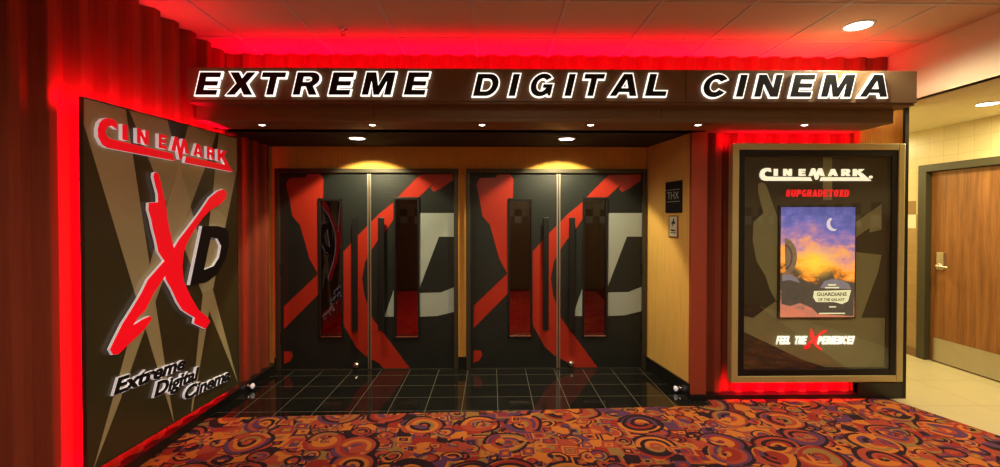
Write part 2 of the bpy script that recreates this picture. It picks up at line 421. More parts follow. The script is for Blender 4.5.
BR = (.24, .15, .07); WH = (.66, .62, .50); CRM = (.56, .46, .27); TN = (.34, .22, .10)
rows = [(ZB, CRM, TN, 0), (ZB+.16, BR, CRM, 0)]
rows = [(ZB, (.33, .21, .10), WH, 0), (ZB+.16, CRM, BR, 0)]
M['wall_tile_y'] = mat_tile('cream_and_tan_wall_tile', (1, 2), (.03, ZB), (.16, .16), .004, [(.52, .43, .25), (.62, .52, .32)], (.42, .33, .19), .35, (ZB+.16, TN, rows, 0, 0))
M['wall_tile_x'] = mat_tile('cream_and_tan_wall_tile_rear', (0, 2), (.03, ZB), (.16, .16), .004, [(.52, .43, .25), (.62, .52, .32)], (.42, .33, .19), .35, (ZB+.16, TN, rows, 0, 0))

def mat_carpet():
    m, nt, b = new_mat('swirl_pattern_carpet'); G = NT(nt); co0 = G.co()
    sp0 = G.sep(co0); flat = G.comb(sp0[0], sp0[1], 0.0)
    wob = G.n('ShaderNodeTexNoise'); G.link(flat, wob.inputs['Vector']); wob.inputs['Scale'].default_value = 3.2; wob.inputs['Detail'].default_value = 0
    w = G.vm('SCALE', G.vm('SUBTRACT', wob.outputs['Color'], (.5, .5, .5)), (0, 0, 0)); w.node.inputs['Scale'].default_value = .09
    co = G.vm('ADD', flat, w); co = G.vm('MULTIPLY', co, (1, 1, 0))
    RO = (.42, .064, .040); ORG = (.64, .19, .038); DK = (.020, .012, .022); PU = (.12, .045, .12); TA = (.33, .17, .055); RD = (.34, .030, .024)
    pal = [(0, RO), (.19, ORG), (.34, DK), (.48, TA), (.60, PU), (.73, RD), (.85, ORG), (.93, RO)]
    def vor(scale, metric, rnd):
        v = G.n('ShaderNodeTexVoronoi', feature='F1', distance=metric, voronoi_dimensions='2D'); G.link(co, v.inputs['Vector'])
        v.inputs['Scale'].default_value = scale; v.inputs['Randomness'].default_value = rnd; return v.outputs
    def wn(a, b_):
        x = G.n('ShaderNodeTexWhiteNoise', noise_dimensions='2D'); G.link(G.comb(a, b_, 0), x.inputs['Vector']); return x.outputs['Value']
    B = vor(10, 'CHEBYCHEV', .95); bc = G.sep(B['Color']); base = G.ramp(bc[0], pal, 'CONSTANT')
    # rectangular bars inside the base cells
    bars = G.m('FLOOR', G.m('MULTIPLY', B['Distance'], 7)); base2 = G.ramp(wn(bars, bc[1]), pal, 'CONSTANT')
    base = G.mixc(G.m('GREATER_THAN', bc[2], .45), base, base2)
    col = base
    for scale, R, nr, seed, ang in ((5.6, .40, 8, 3.1, 1.0), (2.8, .47, 12, 7.7, 1.3)):
        V = vor(scale, 'EUCLIDEAN', .7); vc = G.sep(V['Color']); d = V['Distance']
        df = G.vm('SUBTRACT', co, V['Position']); ds = G.sep(df)
        th = G.m('DIVIDE', G.m('ARCTAN2', ds[1], ds[0]), math.pi*2)
        spiral = G.m('ADD', G.m('MULTIPLY', d, nr), G.m('MULTIPLY', th, ang))
        ring = G.m('FLOOR', spiral); sector = G.m('FLOOR', G.m('MULTIPLY', G.m('ADD', th, vc[1]), 1.6))
        c = G.ramp(wn(G.m('ADD', ring, G.m('MULTIPLY', sector, 11.3)), G.m('ADD', vc[0], seed)), pal, 'CONSTANT')
        edge = G.m('GREATER_THAN', d, R-.07); c = G.mixc(G.m('MULTIPLY', edge, G.m('GREATER_THAN', th, -.22)), c, DK)
        mask = G.m('MULTIPLY', G.m('LESS_THAN', d, R), G.m('GREATER_THAN', vc[2], .22))
        mask = G.m('MULTIPLY', mask, G.m('LESS_THAN', bc[0] if scale < 4 else bc[1], .86))
        col = G.mixc(mask, col, c)
    fz = G.noise(co0, 240, 2); col = G.mixc(G.m('MULTIPLY', fz, .5), col, (.05, .012, .01))
    G.link(col, b.inputs['Base Color']); b.inputs['Roughness'].default_value = .95; b.inputs['Specular IOR Level'].default_value = .1
    G.link(G.bump(fz, .4, .004), b.inputs['Normal'])
    return m
M['carpet'] = mat_carpet()
M['ceiling'] = plain('ceiling_board', (.68, .47, .30), .9, noise=.03, nscale=60)
M['grid'] = plain('ceiling_grid_metal', (.62, .55, .45), .5)

# ------------------------------------------------------------------ setting
st = dict(kind='structure')
# carpet with the slanting edge against the cream tile
cut = lambda y: 3.46-(y-4.25)*.306
MB().prism([[(-2.6, -.6), (5.2, -.6), (cut(-.3), -.3), (cut(3.4), 3.4), (3.46, 4.25), (1.9, 4.25), (1.9, 3.925), (-2.6, 3.73)]],
           ((0, 0, -.05), (1, 0, 0), (0, 1, 0), (0, 0, 1)), .056).build('floor', M['carpet']).update_tag()
tag(bpy.data.objects['floor'], 'orange, red and purple swirl-patterned lobby carpet', 'floor', kind='structure')
MB().prism([[(-2.6, 3.60), (1.95, 3.60), (1.95, 5.05), (-2.6, 5.05)]], ((0, 0, -.05), (1, 0, 0), (0, 1, 0), (0, 0, 1)), .05).build('floor', M['dark_tile'])
tag(bpy.data.objects['floor.001'], 'polished black tile floor in front of the auditorium doors', 'floor', kind='structure')
MB().prism([[(2.6, -.6), (5.2, -.6), (5.2, 7.2), (2.6, 7.2)]], ((0, 0, -.05), (1, 0, 0), (0, 1, 0), (0, 0, 1)), .0495).build('floor', M['cream_floor'])
tag(bpy.data.objects['floor.002'], 'cream tile floor of the side hall at right', 'floor', kind='structure')
o = MB().box((-2.3, 3.73, 0), (1.9, 3.75, .008)).add([], [])
# ceilings
bx('ceiling', (-2.6, -.6, HC), (3.56, 4.4, HC+.06), M['ceiling'], label='tan ceiling board above the lobby and marquee', cat='ceiling', **st)
g = MB()
for k in range(-6, 7):
    x = .50+.63*k
    if -2.5 < x < 3.5: g.box((x-.012, -.5, HC-.006), (x+.012, 4.25, HC+.01))
for k in range(-6, 3):
    y = 3.10+.65*k
    if y > -.5: g.box((-2.5, y-.012, HC-.005), (3.55, y+.012, HC+.01))
g.build('trim_1', M['grid']); tag(bpy.data.objects['trim_1'], 'thin metal grid between the ceiling boards', 'ceiling grid', kind='structure')
bx('ceiling', (3.56, -.6, 2.61), (5.2, 7.2, 2.68), M['plaster'], label='lower cream ceiling over the side hall', cat='ceiling', **st)
bx('wall_soffit_right', (3.55, -.6, 2.61), (3.62, 7.2, HC+.06), M['plaster'], label='cream ceiling drop between lobby and side hall', cat='wall', **st)

def wavy(p0, p1, nrm, z0, z1, name, label, phase=0.0, per=.195, amp=.06, back=.1):
    p0 = Vector((*p0, 0)); p1 = Vector((*p1, 0)); L = (p1-p0).length; d = (p1-p0)/L; n = Vector((*nrm, 0))
    N = int(L/per*24); mb = MB(); vs = []; fs = []
    for i in range(N+1):
        s_ = L*i/N; q = math.sin(2*math.pi*(s_+phase)/per); q = max(-1, min(1, q*1.5)); a = (q-1)*.5*amp
        for z in (z0, z1): vs.append(p0+d*s_+n*a+Vector((0, 0, z)))
    for i in range(N): fs.append((2*i, 2*i+2, 2*i+3, 2*i+1))
    # solid back
    b0 = len(vs)
    for q in (p0, p1):
        for z in (z0, z1): vs.append(q-n*back+Vector((0, 0, z)))
    fs.append((b0, b0+1, b0+3, b0+2))
    fs.append((0, 1, b0+1, b0)); fs.append((2*N, b0+2, b0+3, 2*N+1))
    top = [2*i+1 for i in range(N+1)]+[b0+3, b0+1]; bot = [2*i for i in range(N+1)]+[b0+2, b0]
    fs.append(tuple(top)); fs.append(tuple(reversed(bot)))
    mb.add(vs, fs); o = mb.build(name, M['wave'])
    return tag(o, label, 'wall', kind='structure')
wavy((XL, -.5), (XL, YD+.02), (1, 0), 0, HC, 'wall_left', 'wavy red-brown ribbed wall along the left side', .1725)
wavy((XL-.05, YF), (3.66, YF), (0, -1), 2.40, HC, 'wall_front', 'wavy red-lit ribbed wall above the marquee', .03, amp=.035)
wavy((1.80, YF), (3.27, YF), (0, -1), .0, 2.40, 'wall_front_right', 'wavy red-lit ribbed wall behind the poster case', .02)
bx('wall_front_end', (3.27, YF-.035, 0), (3.66, YF+.1, 2.62), M['amber'], label='narrow amber wall at the right end of the poster case', cat='wall', **st)
bx('trim_2', (3.655, YF-.06, 0), (3.69, YF+.12, 2.62), M['black'], label='tall black corner trim beside the side hall', cat='trim', **st)
# wall behind the front wall, seen from the side hall
bx('wall_hall_left', (3.62, YF+.12, 0), (3.68, 7.2, 2.62), M['plaster'], label='wall of the side hall hidden behind the poster case', cat='wall', **st)
# door wall
PX = [(-2.277, -.357), (-.272, 1.648)]
DT = 2.13
g = MB(); g.box((-2.4, YD, DT), (1.75, YD+.12, 2.45))
for a, b in ((-2.4, PX[0][0]), (PX[0][1], PX[1][0]), (PX[1][1], 1.75)): g.box((a, YD, 0), (b, YD+.12, DT))
tag(g.build('wall_back', M['amber']), 'amber ribbed wall around the two pairs of doors', 'wall', kind='structure')
# flared right side of the recess
MB().prism([[(1.655, YD+.02), (1.765, YF-.0), (1.84, YF-.0), (1.84, YD+.02)]], ((0, 0, 0), (1, 0, 0), (0, 1, 0), (0, 0, 1)), 2.40).build('wall_right', M['amber_y'])
tag(bpy.data.objects['wall_right'], 'amber side wall of the door recess carrying the plaques', 'wall', kind='structure')
bx('trim_3', (1.762, YF-.045, 0), (1.90, YF+.0, 2.40), plain('flat_red_brown_panel', (.36, .055, .022), .7), label='flat red-brown corner panel beside the poster case', cat='trim', **st)
# recess ceiling and the beam
bx('ceiling', (-2.36, 4.0, 2.365), (1.86, YD+.02, 2.43), M['recess'], label='black ceiling inside the door recess', cat='ceiling', **st)
# base boards
g = MB(); g.box((XL-.03, -.5, 0), (XL+.035, YD, .075)); tag(g.build('baseboard_left', M['base_black']), 'black base along the left wall', 'baseboard', kind='structure')
g = MB()
for a, b in ((-2.3, PX[0][0]), (PX[0][1], PX[1][0]), (PX[1][1], 1.7)): g.box((a, YD-.012, 0), (b, YD+.01, .13))
tag(g.build('baseboard_back', M['base_black']), 'black base on the door wall', 'baseboard', kind='structure')
MB().prism([[(1.64, YD), (1.752, YF-.03), (1.785, YF-.03), (1.68, YD)]], ((0, 0, 0), (1, 0, 0), (0, 1, 0), (0, 0, 1)), .13).build('baseboard_right', M['base_black'])
tag(bpy.data.objects['baseboard_right'], 'black base on the amber side wall', 'baseboard', kind='structure')
bx('baseboard_front', (1.76, YF-.07, 0), (3.27, YF+.02, .045), M['base_black'], label='low black base below the red-lit wall', cat='baseboard', **st)
bx('baseboard_front_end', (3.27, YF-.06, 0), (3.656, YF+.02, .14), M['base_black'], label='black base below the right end of the case', cat='baseboard', **st)

# side hall wall with the wooden door
XR = 4.92; DY0, DY1 = 4.20, 5.17
g = MB(); g.box((XR, -.6, 0), (XR+.12, DY0-.1, 2.62)); g.box((XR, DY1+.1, 0), (XR+.12, 7.2, 2.62)); g.box((XR, DY0-.1, 2.18), (XR+.12, DY1+.1, 2.62))
tag(g.build('wall_hall_right', M['wall_tile_y']), 'cream and tan tiled wall of the side hall', 'wall', kind='structure')
bx('wall_hall_end', (3.6, 7.15, 0), (5.1, 7.25, 2.62), M['wall_tile_x'], label='tiled end wall of the side hall', cat='wall', **st)
g = MB(); g.box((XR-.02, DY0-.1, 0), (XR+.12, DY0, 2.13)); g.box((XR-.02, DY1, 0), (XR+.12, DY1+.1, 2.13)); g.box((XR-.02, DY0-.1, 2.13), (XR+.12, DY1+.1, 2.21))
tag(g.build('trim_4', M['olive_frame'], bevel=.004), 'olive grey metal frame around the wooden door', 'door frame', kind='structure')
d5 = empty('door_5', (XR+.05, DY1, 0), 'brown wooden door with lever handle in the tiled wall', 'door', kind='structure')
bx('leaf', (XR+.045, DY0+.003, .01), (XR+.09, DY1-.003, 2.125), M['wood'], d5)
bx('kick_plate', (XR+.041, DY0+.02, .015), (XR+.0455, DY1-.04, .27), M['steel'], d5, label='brushed metal kick plate')
h = MB(); hy, hz = on_x(941, 266, XR+.03)
h.box((XR+.02, hy-.035, hz-.04), (XR+.045, hy+.045, hz+.15)); h.lathe((XR+.05, hy, hz), (-1, 0, 0), [(.03, 0), (.03, .04), (.02, .045), (.02, .07)], 20)
h.tube([(XR-.025, hy, hz), (XR-.03, hy-.03, hz), (XR-.028, hy-.14, hz-.005)], .012)
tag(h.build('door_handle', M['alu'], d5, bevel=.003), 'chrome lever handle with square plate')
bx('baseboard_hall', (XR-.01, DY1+.1, 0), (XR+.02, 7.1, .1), plain('brown_tile_base', (.2, .11, .05), .4), label='brown tile base of the side hall wall', cat='baseboard', **st)
# wall behind the photographer, mirrored in the glass
bx('wall_rear', (-2.5, -.62, 0), (5.1, -.5, HC), M['wall_tile_x'], label='cream tiled wall across the lobby from the doors', cat='wall', **st)

# ------------------------------------------------------------------ beam (lower fascia) and marquee sign
YB = 3.66
g = MB(); g.box((-2.30, YB, 2.365), (3.20, YF, 2.40)); g.box((-2.30, YB, 2.40), (3.20, YB+.04, 2.56)); g.box((-2.30, YB+.04, 2.56), (3.2, YF, 2.60))
g.box((3.16, YB+.04, 2.40), (3.20, YF-.05, 2.56))
tag(g.build('trim_5', M['soffit_low'], bevel=.003), 'plain brown beam below the marquee letters', 'beam', kind='structure')
g = MB()
for x in (-.92, 1.34): g.box((x-.002, YB-.001, 2.40), (x+.002, YB+.002, 2.56))
tag(g.build('trim_6', M['black_matte']), 'thin dark joints in the brown beam', 'joint', kind='structure')

YS = 3.54
sg = empty('marquee_sign', (0.45, YS, 2.55), 'long brown marquee box with white-edged black letters over the doors', 'sign')
zt = on_y(550, 69, YS)[1]; zb = on_y(550, 101.5, YS)[1]
xl = -2.29; xr = on_y(917, 90, YS)[0]
g = MB().box((xl, YS, zb), (xr, YS+.20, zt)).box((xl+.01, YS+.01, zb-.018), (xr-.01, YS+.19, zb+.001))
tag(g.build('sign_box', M['soffit'], sg, bevel=.003), 'brown laminate box')
g = MB()
for px in (686,): 
    x = on_y(px, 85, YS)[0]; g.box((x-.002, YS-.001, zb), (x+.002, YS+.002, zt))
g.build('seam', M['black_matte'], sg)
LET = []
for ch, x0, w in (('E', 45, 76), ('X', 148, 88), ('T', 254, 84), ('R', 370, 84), ('E', 489, 76), ('M', 600, 103), ('E', 740, 76)): LET.append((ch, 180+x0/3.333, w/3.333, 70.6, 96.2))
for ch, x0, w in (('D', 47, 104), ('I', 195, 36), ('G', 278, 100), ('I', 428, 36), ('T', 494, 92), ('A', 616, 122), ('L', 764, 95)): LET.append((ch, 460+x0/4.167, w/4.167, 72.2, 97.4))
for ch, x0, w in (('C', 61, 80), ('I', 169, 28), ('N', 226, 80), ('E', 338, 70), ('M', 434, 98), ('A', 554, 93)): LET.append((ch, 680+x0/3.1125, w/3.1125, 73.0, 98.2))
for ch, px, pw, pt, pb in LET:
    (x0, z0) = on_y(px+1.2, pb-1.2, YS-.022); (x1, z1) = on_y(px+pw-.2, pt+1.4, YS-.022)
    loops = glyph(ch, x0, z0, x1-x0, z1-z0, .235)
    lt = MB().prism(offset_loops(loops, .007), FRONT(YS-.001), .018).build('letter', M['halo'], sg)
    tag(lt, 'white lit letter %s' % ch)
    tag(MB().prism(offset_loops(loops, -.0025), FRONT(YS-.001), .004, .0183).build('letter_face', M['black'], lt), 'black face of the letter %s' % ch)

# ------------------------------------------------------------------ left sign panel
XP = -2.22
def LP(pts, X=XP): return [on_x(p[0], p[1], X) for p in pts]
ya = on_x(84.5, 200, XP)[0]; yb = on_x(237, 200, XP)[0]
zT = on_x(84.5, 98, XP)[1]; zB = on_x(237, 385, XP)[1]
ps = empty('wall_sign', (XP, (ya+yb)/2, zB), 'brown light-beam wall sign with raised red X and black D', 'sign')
bx('mounting_box', (XL-.01, ya+.16, zB+.16), (XP-.02, yb-.16, zT-.16), M['black_matte'], ps)
zBn = on_x(84.5, 475, XP)[1]; zTf = on_x(237, 138.5, XP)[1]
def outl(g_): return [(ya-g_, zBn-g_), (yb+g_, zB-g_), (yb+g_, zTf+g_), (ya-g_, zT+g_)]
MB().prism([outl(0)], LEFT(XP-.02), .02).build('sign_panel', M['panel_dark'], ps, bevel=.002)
tag(MB().prism([outl(.006), outl(.0005)[::-1]], LEFT(XP-.021), .024).build('panel_edge', M['bronze'], ps), 'thin dark metal edge')
beams = [[(84, 60), (84, 125), (174, 423), (118, 60)], [(115, 75), (129.7, 111.4), (238, 383), (155, 75)],
         [(200, 80), (187, 130), (93, 470), (120, 400), (142, 337), (190.8, 204.5), (204.5, 168.6), (232, 86)],
         [(222, 100), (218, 140), (191, 412), (192, 412), (213, 287), (237, 168), (245, 120)]]
for k, bmz in enumerate(beams):
    P = LP(bmz)
    P = clip_poly(P, outl(-.002))
    tag(MB().prism([P], LEFT(XP), .0006+.0005*k).build('light_beam', M['panel_tan'], ps), 'tan printed searchlight beam')
MB().prism([LP([(178.8, 165), (190.8, 204.5), (172, 250), (163, 235), (168, 200)])], LEFT(XP), .0028).build('beam_overlap', M['panel_tan2'], ps)
MB().prism([LP([(211, 205), (226, 218), (213, 288), (202, 293)])], LEFT(XP), .0028).build('beam_overlap', M['panel_tan2'], ps)
XF = XP+.026
Xred = [(154, 173), (156.5, 172), (159, 174.5), (160.8, 182), (163.4, 194), (166, 204.5), (167.6, 218), (169.4, 228.5), (171.4, 237), (174, 248),
        (179.6, 238.8), (189, 226.8), (199.3, 213), (209.6, 197.7), (218, 190.8), (223.3, 189), (226.7, 192.5), (226, 198.5), (220, 204.5), (211, 209.7), (202.7, 218), (194.5, 230),
        (187.6, 242), (184, 252), (182.5, 266), (184, 281.4), (191, 296.8), (198.8, 310), (206.6, 315.8), (210.5, 321.6), (205.7, 329), (194, 323.5), (195, 317.7), (190, 315), (182.5, 310),
        (177.4, 302), (172, 290), (166, 279.7), (165.4, 276), (154, 293), (145.7, 310), (138, 317.7), (133.4, 325.4), (142, 319.6), (149.8, 316), (152.6, 317.7), (147.8, 325.4), (141, 333), (128.5, 344.7),
        (119, 354), (113, 355), (110, 349.5), (115, 339), (122.8, 323.5), (131.4, 310), (141.4, 293.4), (148, 279.7), (164.5, 261), (158.5, 252), (156, 240), (153, 228.5), (151.4, 220), (148.5, 209.7), (148.8, 202.8),
        (158.2, 202), (157.9, 194), (155.6, 185.7), (153.4, 177)]
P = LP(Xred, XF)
lx = MB().prism([[(p[0]+.014, p[1]-.006) for p in P]], LEFT(XP), .008).build('letter_x', M['black'], ps); tag(lx, 'big brush-stroke letter X with a black layer as its shadow')  # black layer, shifted far and down, stands in for the X's shadow
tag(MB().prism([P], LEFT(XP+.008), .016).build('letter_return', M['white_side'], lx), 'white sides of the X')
tag(MB().prism([offset_loops([P], -.001)[0]], LEFT(XP+.024), .002).build('letter_face', M['red_face'], lx), 'glowing red face of the X')
Do = [(190.2, 285), (202.5, 226), (218, 226), (226.7, 228.5), (228.6, 234), (229.2, 243.7), (225.5, 259), (217.5, 274), (208, 281.4)]
Di = [(204, 270), (210.8, 237.7), (217.6, 238.6), (221.4, 246), (219.3, 257.4), (214, 266)]
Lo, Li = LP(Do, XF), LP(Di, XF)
MB().prism([[(p[0]+.012, p[1]-.008) for p in Lo], [(p[0]+.012, p[1]-.008) for p in Li]], LEFT(XP), .006).build('letter_shadow', M['black'], ps)  # black copy of the D, set off behind it as a painted shadow
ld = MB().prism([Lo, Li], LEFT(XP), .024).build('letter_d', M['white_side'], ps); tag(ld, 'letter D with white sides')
tag(MB().prism([Lo, Li], LEFT(XP+.0242), .002).build('letter_face', M['black'], ld), 'black face of the D')

def swoosh_logo(basis, x0, y0, w, h):
    """the underlined lettering, returned as loops per piece in plane coordinates; drawn on a 700 x 75 sheet."""
    def T(pts): return [(x0+(p[0]-127)/700*w, y0+(192-p[1])/75*h) for p in pts]
    out = []
    out.append(('C', [T([(196, 140), (176, 134), (160, 139), (153, 150), (156, 160), (166, 166), (180, 167), (440, 170), (452, 190), (160, 190), (141, 184), (128, 168), (127, 150), (133, 134), (146, 123), (162, 118), (184, 118), (193, 122)])]))
    def GLY(ch, a, b, top, bot): return [T([(a+p[0]*(b-a), bot-(bot-top)*p[1]) for p in L]) for L in GL[ch]]
    out.append(('I', GLY('I', 216, 237, 123, 162))); out.append(('N', GLY('N', 275, 325, 123, 162))); out.append(('E', GLY('E', 372, 410, 123, 162)))
    out.append(('M', [T([(434, 162), (452, 119), (468, 119), (482, 150), (496, 119), (512, 119), (530, 162), (510, 162), (503, 140), (487, 183), (477, 183), (461, 140), (454, 162)])]))
    out.append(('A', GLY('A', 555, 613, 123, 162))); out.append(('R', GLY('R', 640, 690, 123, 162)))
    out.append(('K', [T([(712, 162), (712, 123), (731, 123), (731, 137), (752, 123), (780, 123), (755, 140), (824, 190), (505, 190), (513, 170), (766, 170), (739, 148), (731, 152), (731, 162)])]))
    return out
# lettering along the panel, direction fitted to the two ends of its underline
(y0, z0) = on_x(98.5, 147, XF); (y1, z1) = on_x(233.5, 172.5, XF); h0 = on_x(103, 124, XF)[1]-on_x(103, 150, XF)[1]
ang = math.atan2(z1-z0, y1-y0)
bas = ((XP, y0, z0), (0, math.cos(ang), math.sin(ang)), (0, -math.sin(ang), math.cos(ang)), (1, 0, 0))
lw = math.hypot(y1-y0, z1-z0)
for nm, loops in swoosh_logo(bas, 0, 0, lw, lw/7.6):
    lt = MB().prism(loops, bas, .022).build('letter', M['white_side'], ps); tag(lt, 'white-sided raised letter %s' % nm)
    tag(MB().prism(loops, bas, .002, .0222).build('letter_face', M['red_face'], lt), 'red face of the letter %s' % nm)
for body, a, b, hp in (('Extreme', (113, 394.8), (185, 368), 15.5), ('Digital', (153.6, 397), (199, 378.5), 14), ('Cinema', (184.5, 400), (229.5, 379), 12.5)):
    (y0, z0) = on_x(*a, XF-.01); (y1, z1) = on_x(*b, XF-.01); z2 = on_x(a[0], a[1]-hp, XF-.01)[1]
    L = math.hypot(y1-y0, z1-z0); an = math.atan2(z1-z0, y1-y0)
    w = MB(); place_text(w, body, LEFT(XP), y0, z0, L, (z2-z0), an, .055, .28, .018, 0.0, True)
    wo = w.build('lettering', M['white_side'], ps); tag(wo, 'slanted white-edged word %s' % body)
    f = MB(); place_text(f, body, LEFT(XP), y0, z0, L, (z2-z0), an, .04, .28, .002, .0183, True)
    tag(f.build('lettering_face', M['black'], wo), 'black face of the word %s' % body)

# ------------------------------------------------------------------ auditorium doors
YL = YD-.005      # leaf face
def fp(pts, Y=YL-.001): return [on_y(p[0], p[1], Y) for p in pts]
redX = [(286, 184), (289.3, 177.8), (305.3, 177.4), (307.5, 174), (320.3, 174), (323.5, 179), (323, 200), (328, 220), (336, 244), (344, 251), (346, 249), (356.7, 236.7), (366.3, 227), (379, 214), (393, 202.5), (402.8, 191.8), (420, 174.6), (453, 174), (453, 180),
        (441, 188.5), (433.8, 191.8), (430.6, 188.5), (433.8, 183), (420, 196), (394, 218.5), (387.8, 228), (378, 240), (371.7, 249.6), (365, 262), (362, 278.5), (364.5, 295.7), (372.8, 319), (410, 368.5), (383.5, 368.5),
        (379, 363), (366.4, 356.7), (355.7, 347), (350, 336), (345, 328), (340, 310), (318, 294.6), (284, 329), (284, 306.4), (318, 274), (309.6, 259), (304.3, 240), (300, 225), (292.5, 216.4), (289.3, 199)]
redBlob = [(284, 351.4), (291.4, 351.4), (293, 356), (290, 361.5), (284, 364)]
greyD = [(384.5, 316.7), (420, 213), (454, 213), (454, 236.7), (439, 236.7), (421, 284), (418, 293), (441, 292.5), (454.6, 287), (454.6, 311.7), (437, 316), (420, 316.7)]
seam = on_y(369.6, 270, YL)[0]
FR = .045
def window_rect(a, b, t, bo):
    (x0, z1) = on_y(a, t, YL); (x1, z0) = on_y(b, bo, YL); return x0, x1, z0, z1
WINS = [window_rect(318.5, 343.5, 198.5, 338), window_rect(394, 419.5, 197.5, 338)]
xa, xb = PX[0]
LEAF = [(xa+FR, seam-.004), (seam+.004, xb-FR)]
def build_leaf(idx):
    x0, x1 = LEAF[idx]; wx0, wx1, wz0, wz1 = WINS[idx]; ztop = DT-FR
    side = 'left' if idx == 0 else 'right'
    r = empty('door_%d' % (idx+1), ((x0+x1)/2, YL, 0), None, 'door', kind='structure')
    g = MB(); T = .045; Y = YL
    for a, b, c, d in ((x0, wx0, .008, ztop), (wx1, x1, .008, ztop), (wx0, wx1, .008, wz0), (wx0, wx1, wz1, ztop)):
        g.box((a, Y, c), (b, Y+T, d))
    g.build('leaf', M['door_black'], r)
    def art(polys, mat, name, lab):
        m = MB(); n = 0
        for P in polys:
            P = fp(P); P = clip(P, 0, x0+.001, False); P = clip(P, 0, x1-.001, True); P = clip(P, 1, ztop-.001, True); P = clip(P, 1, .01, False)
            if len(P) < 3: continue
            for ops in ([(0, wx0, True)], [(0, wx1, False)], [(0, wx0, False), (0, wx1, True), (1, wz0, True)], [(0, wx0, False), (0, wx1, True), (1, wz1, False)]):
                Q = P
                for op in ops:
                    Q = clip(Q, *op)
                    if len(Q) < 3: break
                if len(Q) >= 3: m.prism([Q], FRONT(Y), .0012); n += 1
        if n: tag(m.build(name, mat, r), lab)
    art([redX, redBlob], M['red_print'], 'brush_stroke_print', 'red brush-stroke X graphic crossing the leaf')
    art([greyD], M['grey_print'], 'letter_print', 'pale grey D graphic')
    wf = MB(); e = .018
    wf.box((wx0-e*.2, Y-.014, wz0), (wx0+e, Y+.05, wz1)); wf.box((wx1-e, Y-.014, wz0), (wx1+e*.2, Y+.05, wz1))
    wf.box((wx0, Y-.014, wz1-e*1.3), (wx1, Y+.05, wz1+.004)); wf.box((wx0, Y-.014, wz0-.004), (wx1, Y+.05, wz0+e))
    w = wf.build('window_frame', M['black'], r, bevel=.003); tag(w, 'narrow black vision-panel frame')
    bx('window_pane', (wx0+e, Y+.018, wz0+e), (wx1-e, Y+.024, wz1-e), M['glass_dark'], w)
    tag(bx('window_sill', (wx0+e*.8, Y-.016, wz0+e*.7), (wx1-e*.8, Y+.012, wz0+e*1.4), M['chrome'], w), 'bright metal bottom bead')
    # pull handle
    if idx == 0: hx0 = on_y(352.3, 300, YL-.05)[0]; hx1 = on_y(358, 300, YL-.05)[0]
    else: hx0 = on_y(378.5, 300, YL-.05)[0]; hx1 = on_y(384.5, 300, YL-.05)[0]
    hzt = on_y(360, 217.5, YL-.05)[1]; hzb = on_y(360, 331, YL-.05)[1]
    h = MB(); h.box((hx0, Y-.07, hzb), (hx1, Y-.045, hzt))
    for z in (hzb+.06, hzt-.08): h.box((hx0+.012, Y-.05, z-.02), (hx1-.012, Y, z+.02))
    tag(h.build('pull_handle', M['black'], r, bevel=.006), 'long black upright pull handle')
    # meeting edge
    s0 = on_y(367.9 if idx == 0 else 370.2, 300, YL)[0]; s1 = on_y(369.2 if idx == 0 else 371.6, 300, YL)[0]
    tag(bx('meeting_strip', (s0, Y-.010, .01), (s1, Y+.001, ztop), M['alu'], r), 'aluminium strip on the meeting edge')
    for z in (.28, 1.0, 1.85):
        hx = x0-.004 if idx == 0 else x1+.004
        k = MB().lathe((hx, Y-.012, z), (0, 0, 1), [(.011, 0), (.012, .005), (.012, .125), (.009, .13)], 12).build('hinge', M['black'], r)
    return r
dL = build_leaf(0); dR = build_leaf(1)
DX = PX[1][0]-PX[0][0]
d3 = copy_tree(dL); d3.name = 'door_3'; d3.location.x += DX
d4 = copy_tree(dR); d4.name = 'door_4'; d4.location.x += DX
ORI['door_4'] = ORI[dR.name]
dL['label'] = 'leftmost black door leaf with red brush stroke, first pair'; dR['label'] = 'second door leaf from left with grey D, first pair'
d3['label'] = 'third door leaf from left with red brush stroke, second pair'; d4['label'] = 'rightmost black door leaf with grey D, next to amber side wall'
# round chrome hold-open plungers on one leaf of each pair
def stopper(px, py, parent, off):
    x, z = on_y(px, py, YL-.02); x -= off
    m = MB(); m.smooth = True
    m.lathe((x, YL, z), (0, -1, 0), [(.030, 0), (.034, .006), (.034, .022), (.027, .038), (.012, .046)], 24)
    m.build('plunger', M['chrome'], parent)
stopper(356, 365, dL, 0); stopper(571.5, 363.5, d4, DX)
for i, (a, b) in enumerate(PX):
    g = MB(); Y0, Y1 = YD-.035, YD+.10
    g.box((a, Y0, 0), (a+FR, Y1, DT)); g.box((b-FR, Y0, 0), (b, Y1, DT)); g.box((a+FR, Y0, DT-FR), (b-FR, Y1, DT))
    tag(g.build('trim_%d' % (7+i), M['bronze'], bevel=.004), ['dark bronze frame around the left pair of doors', 'dark bronze frame around the right pair of doors'][i], 'door frame', kind='structure')
    bx('threshold', (a+FR, YD-.02, 0), (b-FR, YD+.09, .007), M['bronze'], label=['flat metal threshold under the left door pair', 'flat metal threshold under the right door pair'][i], cat='threshold', **st)

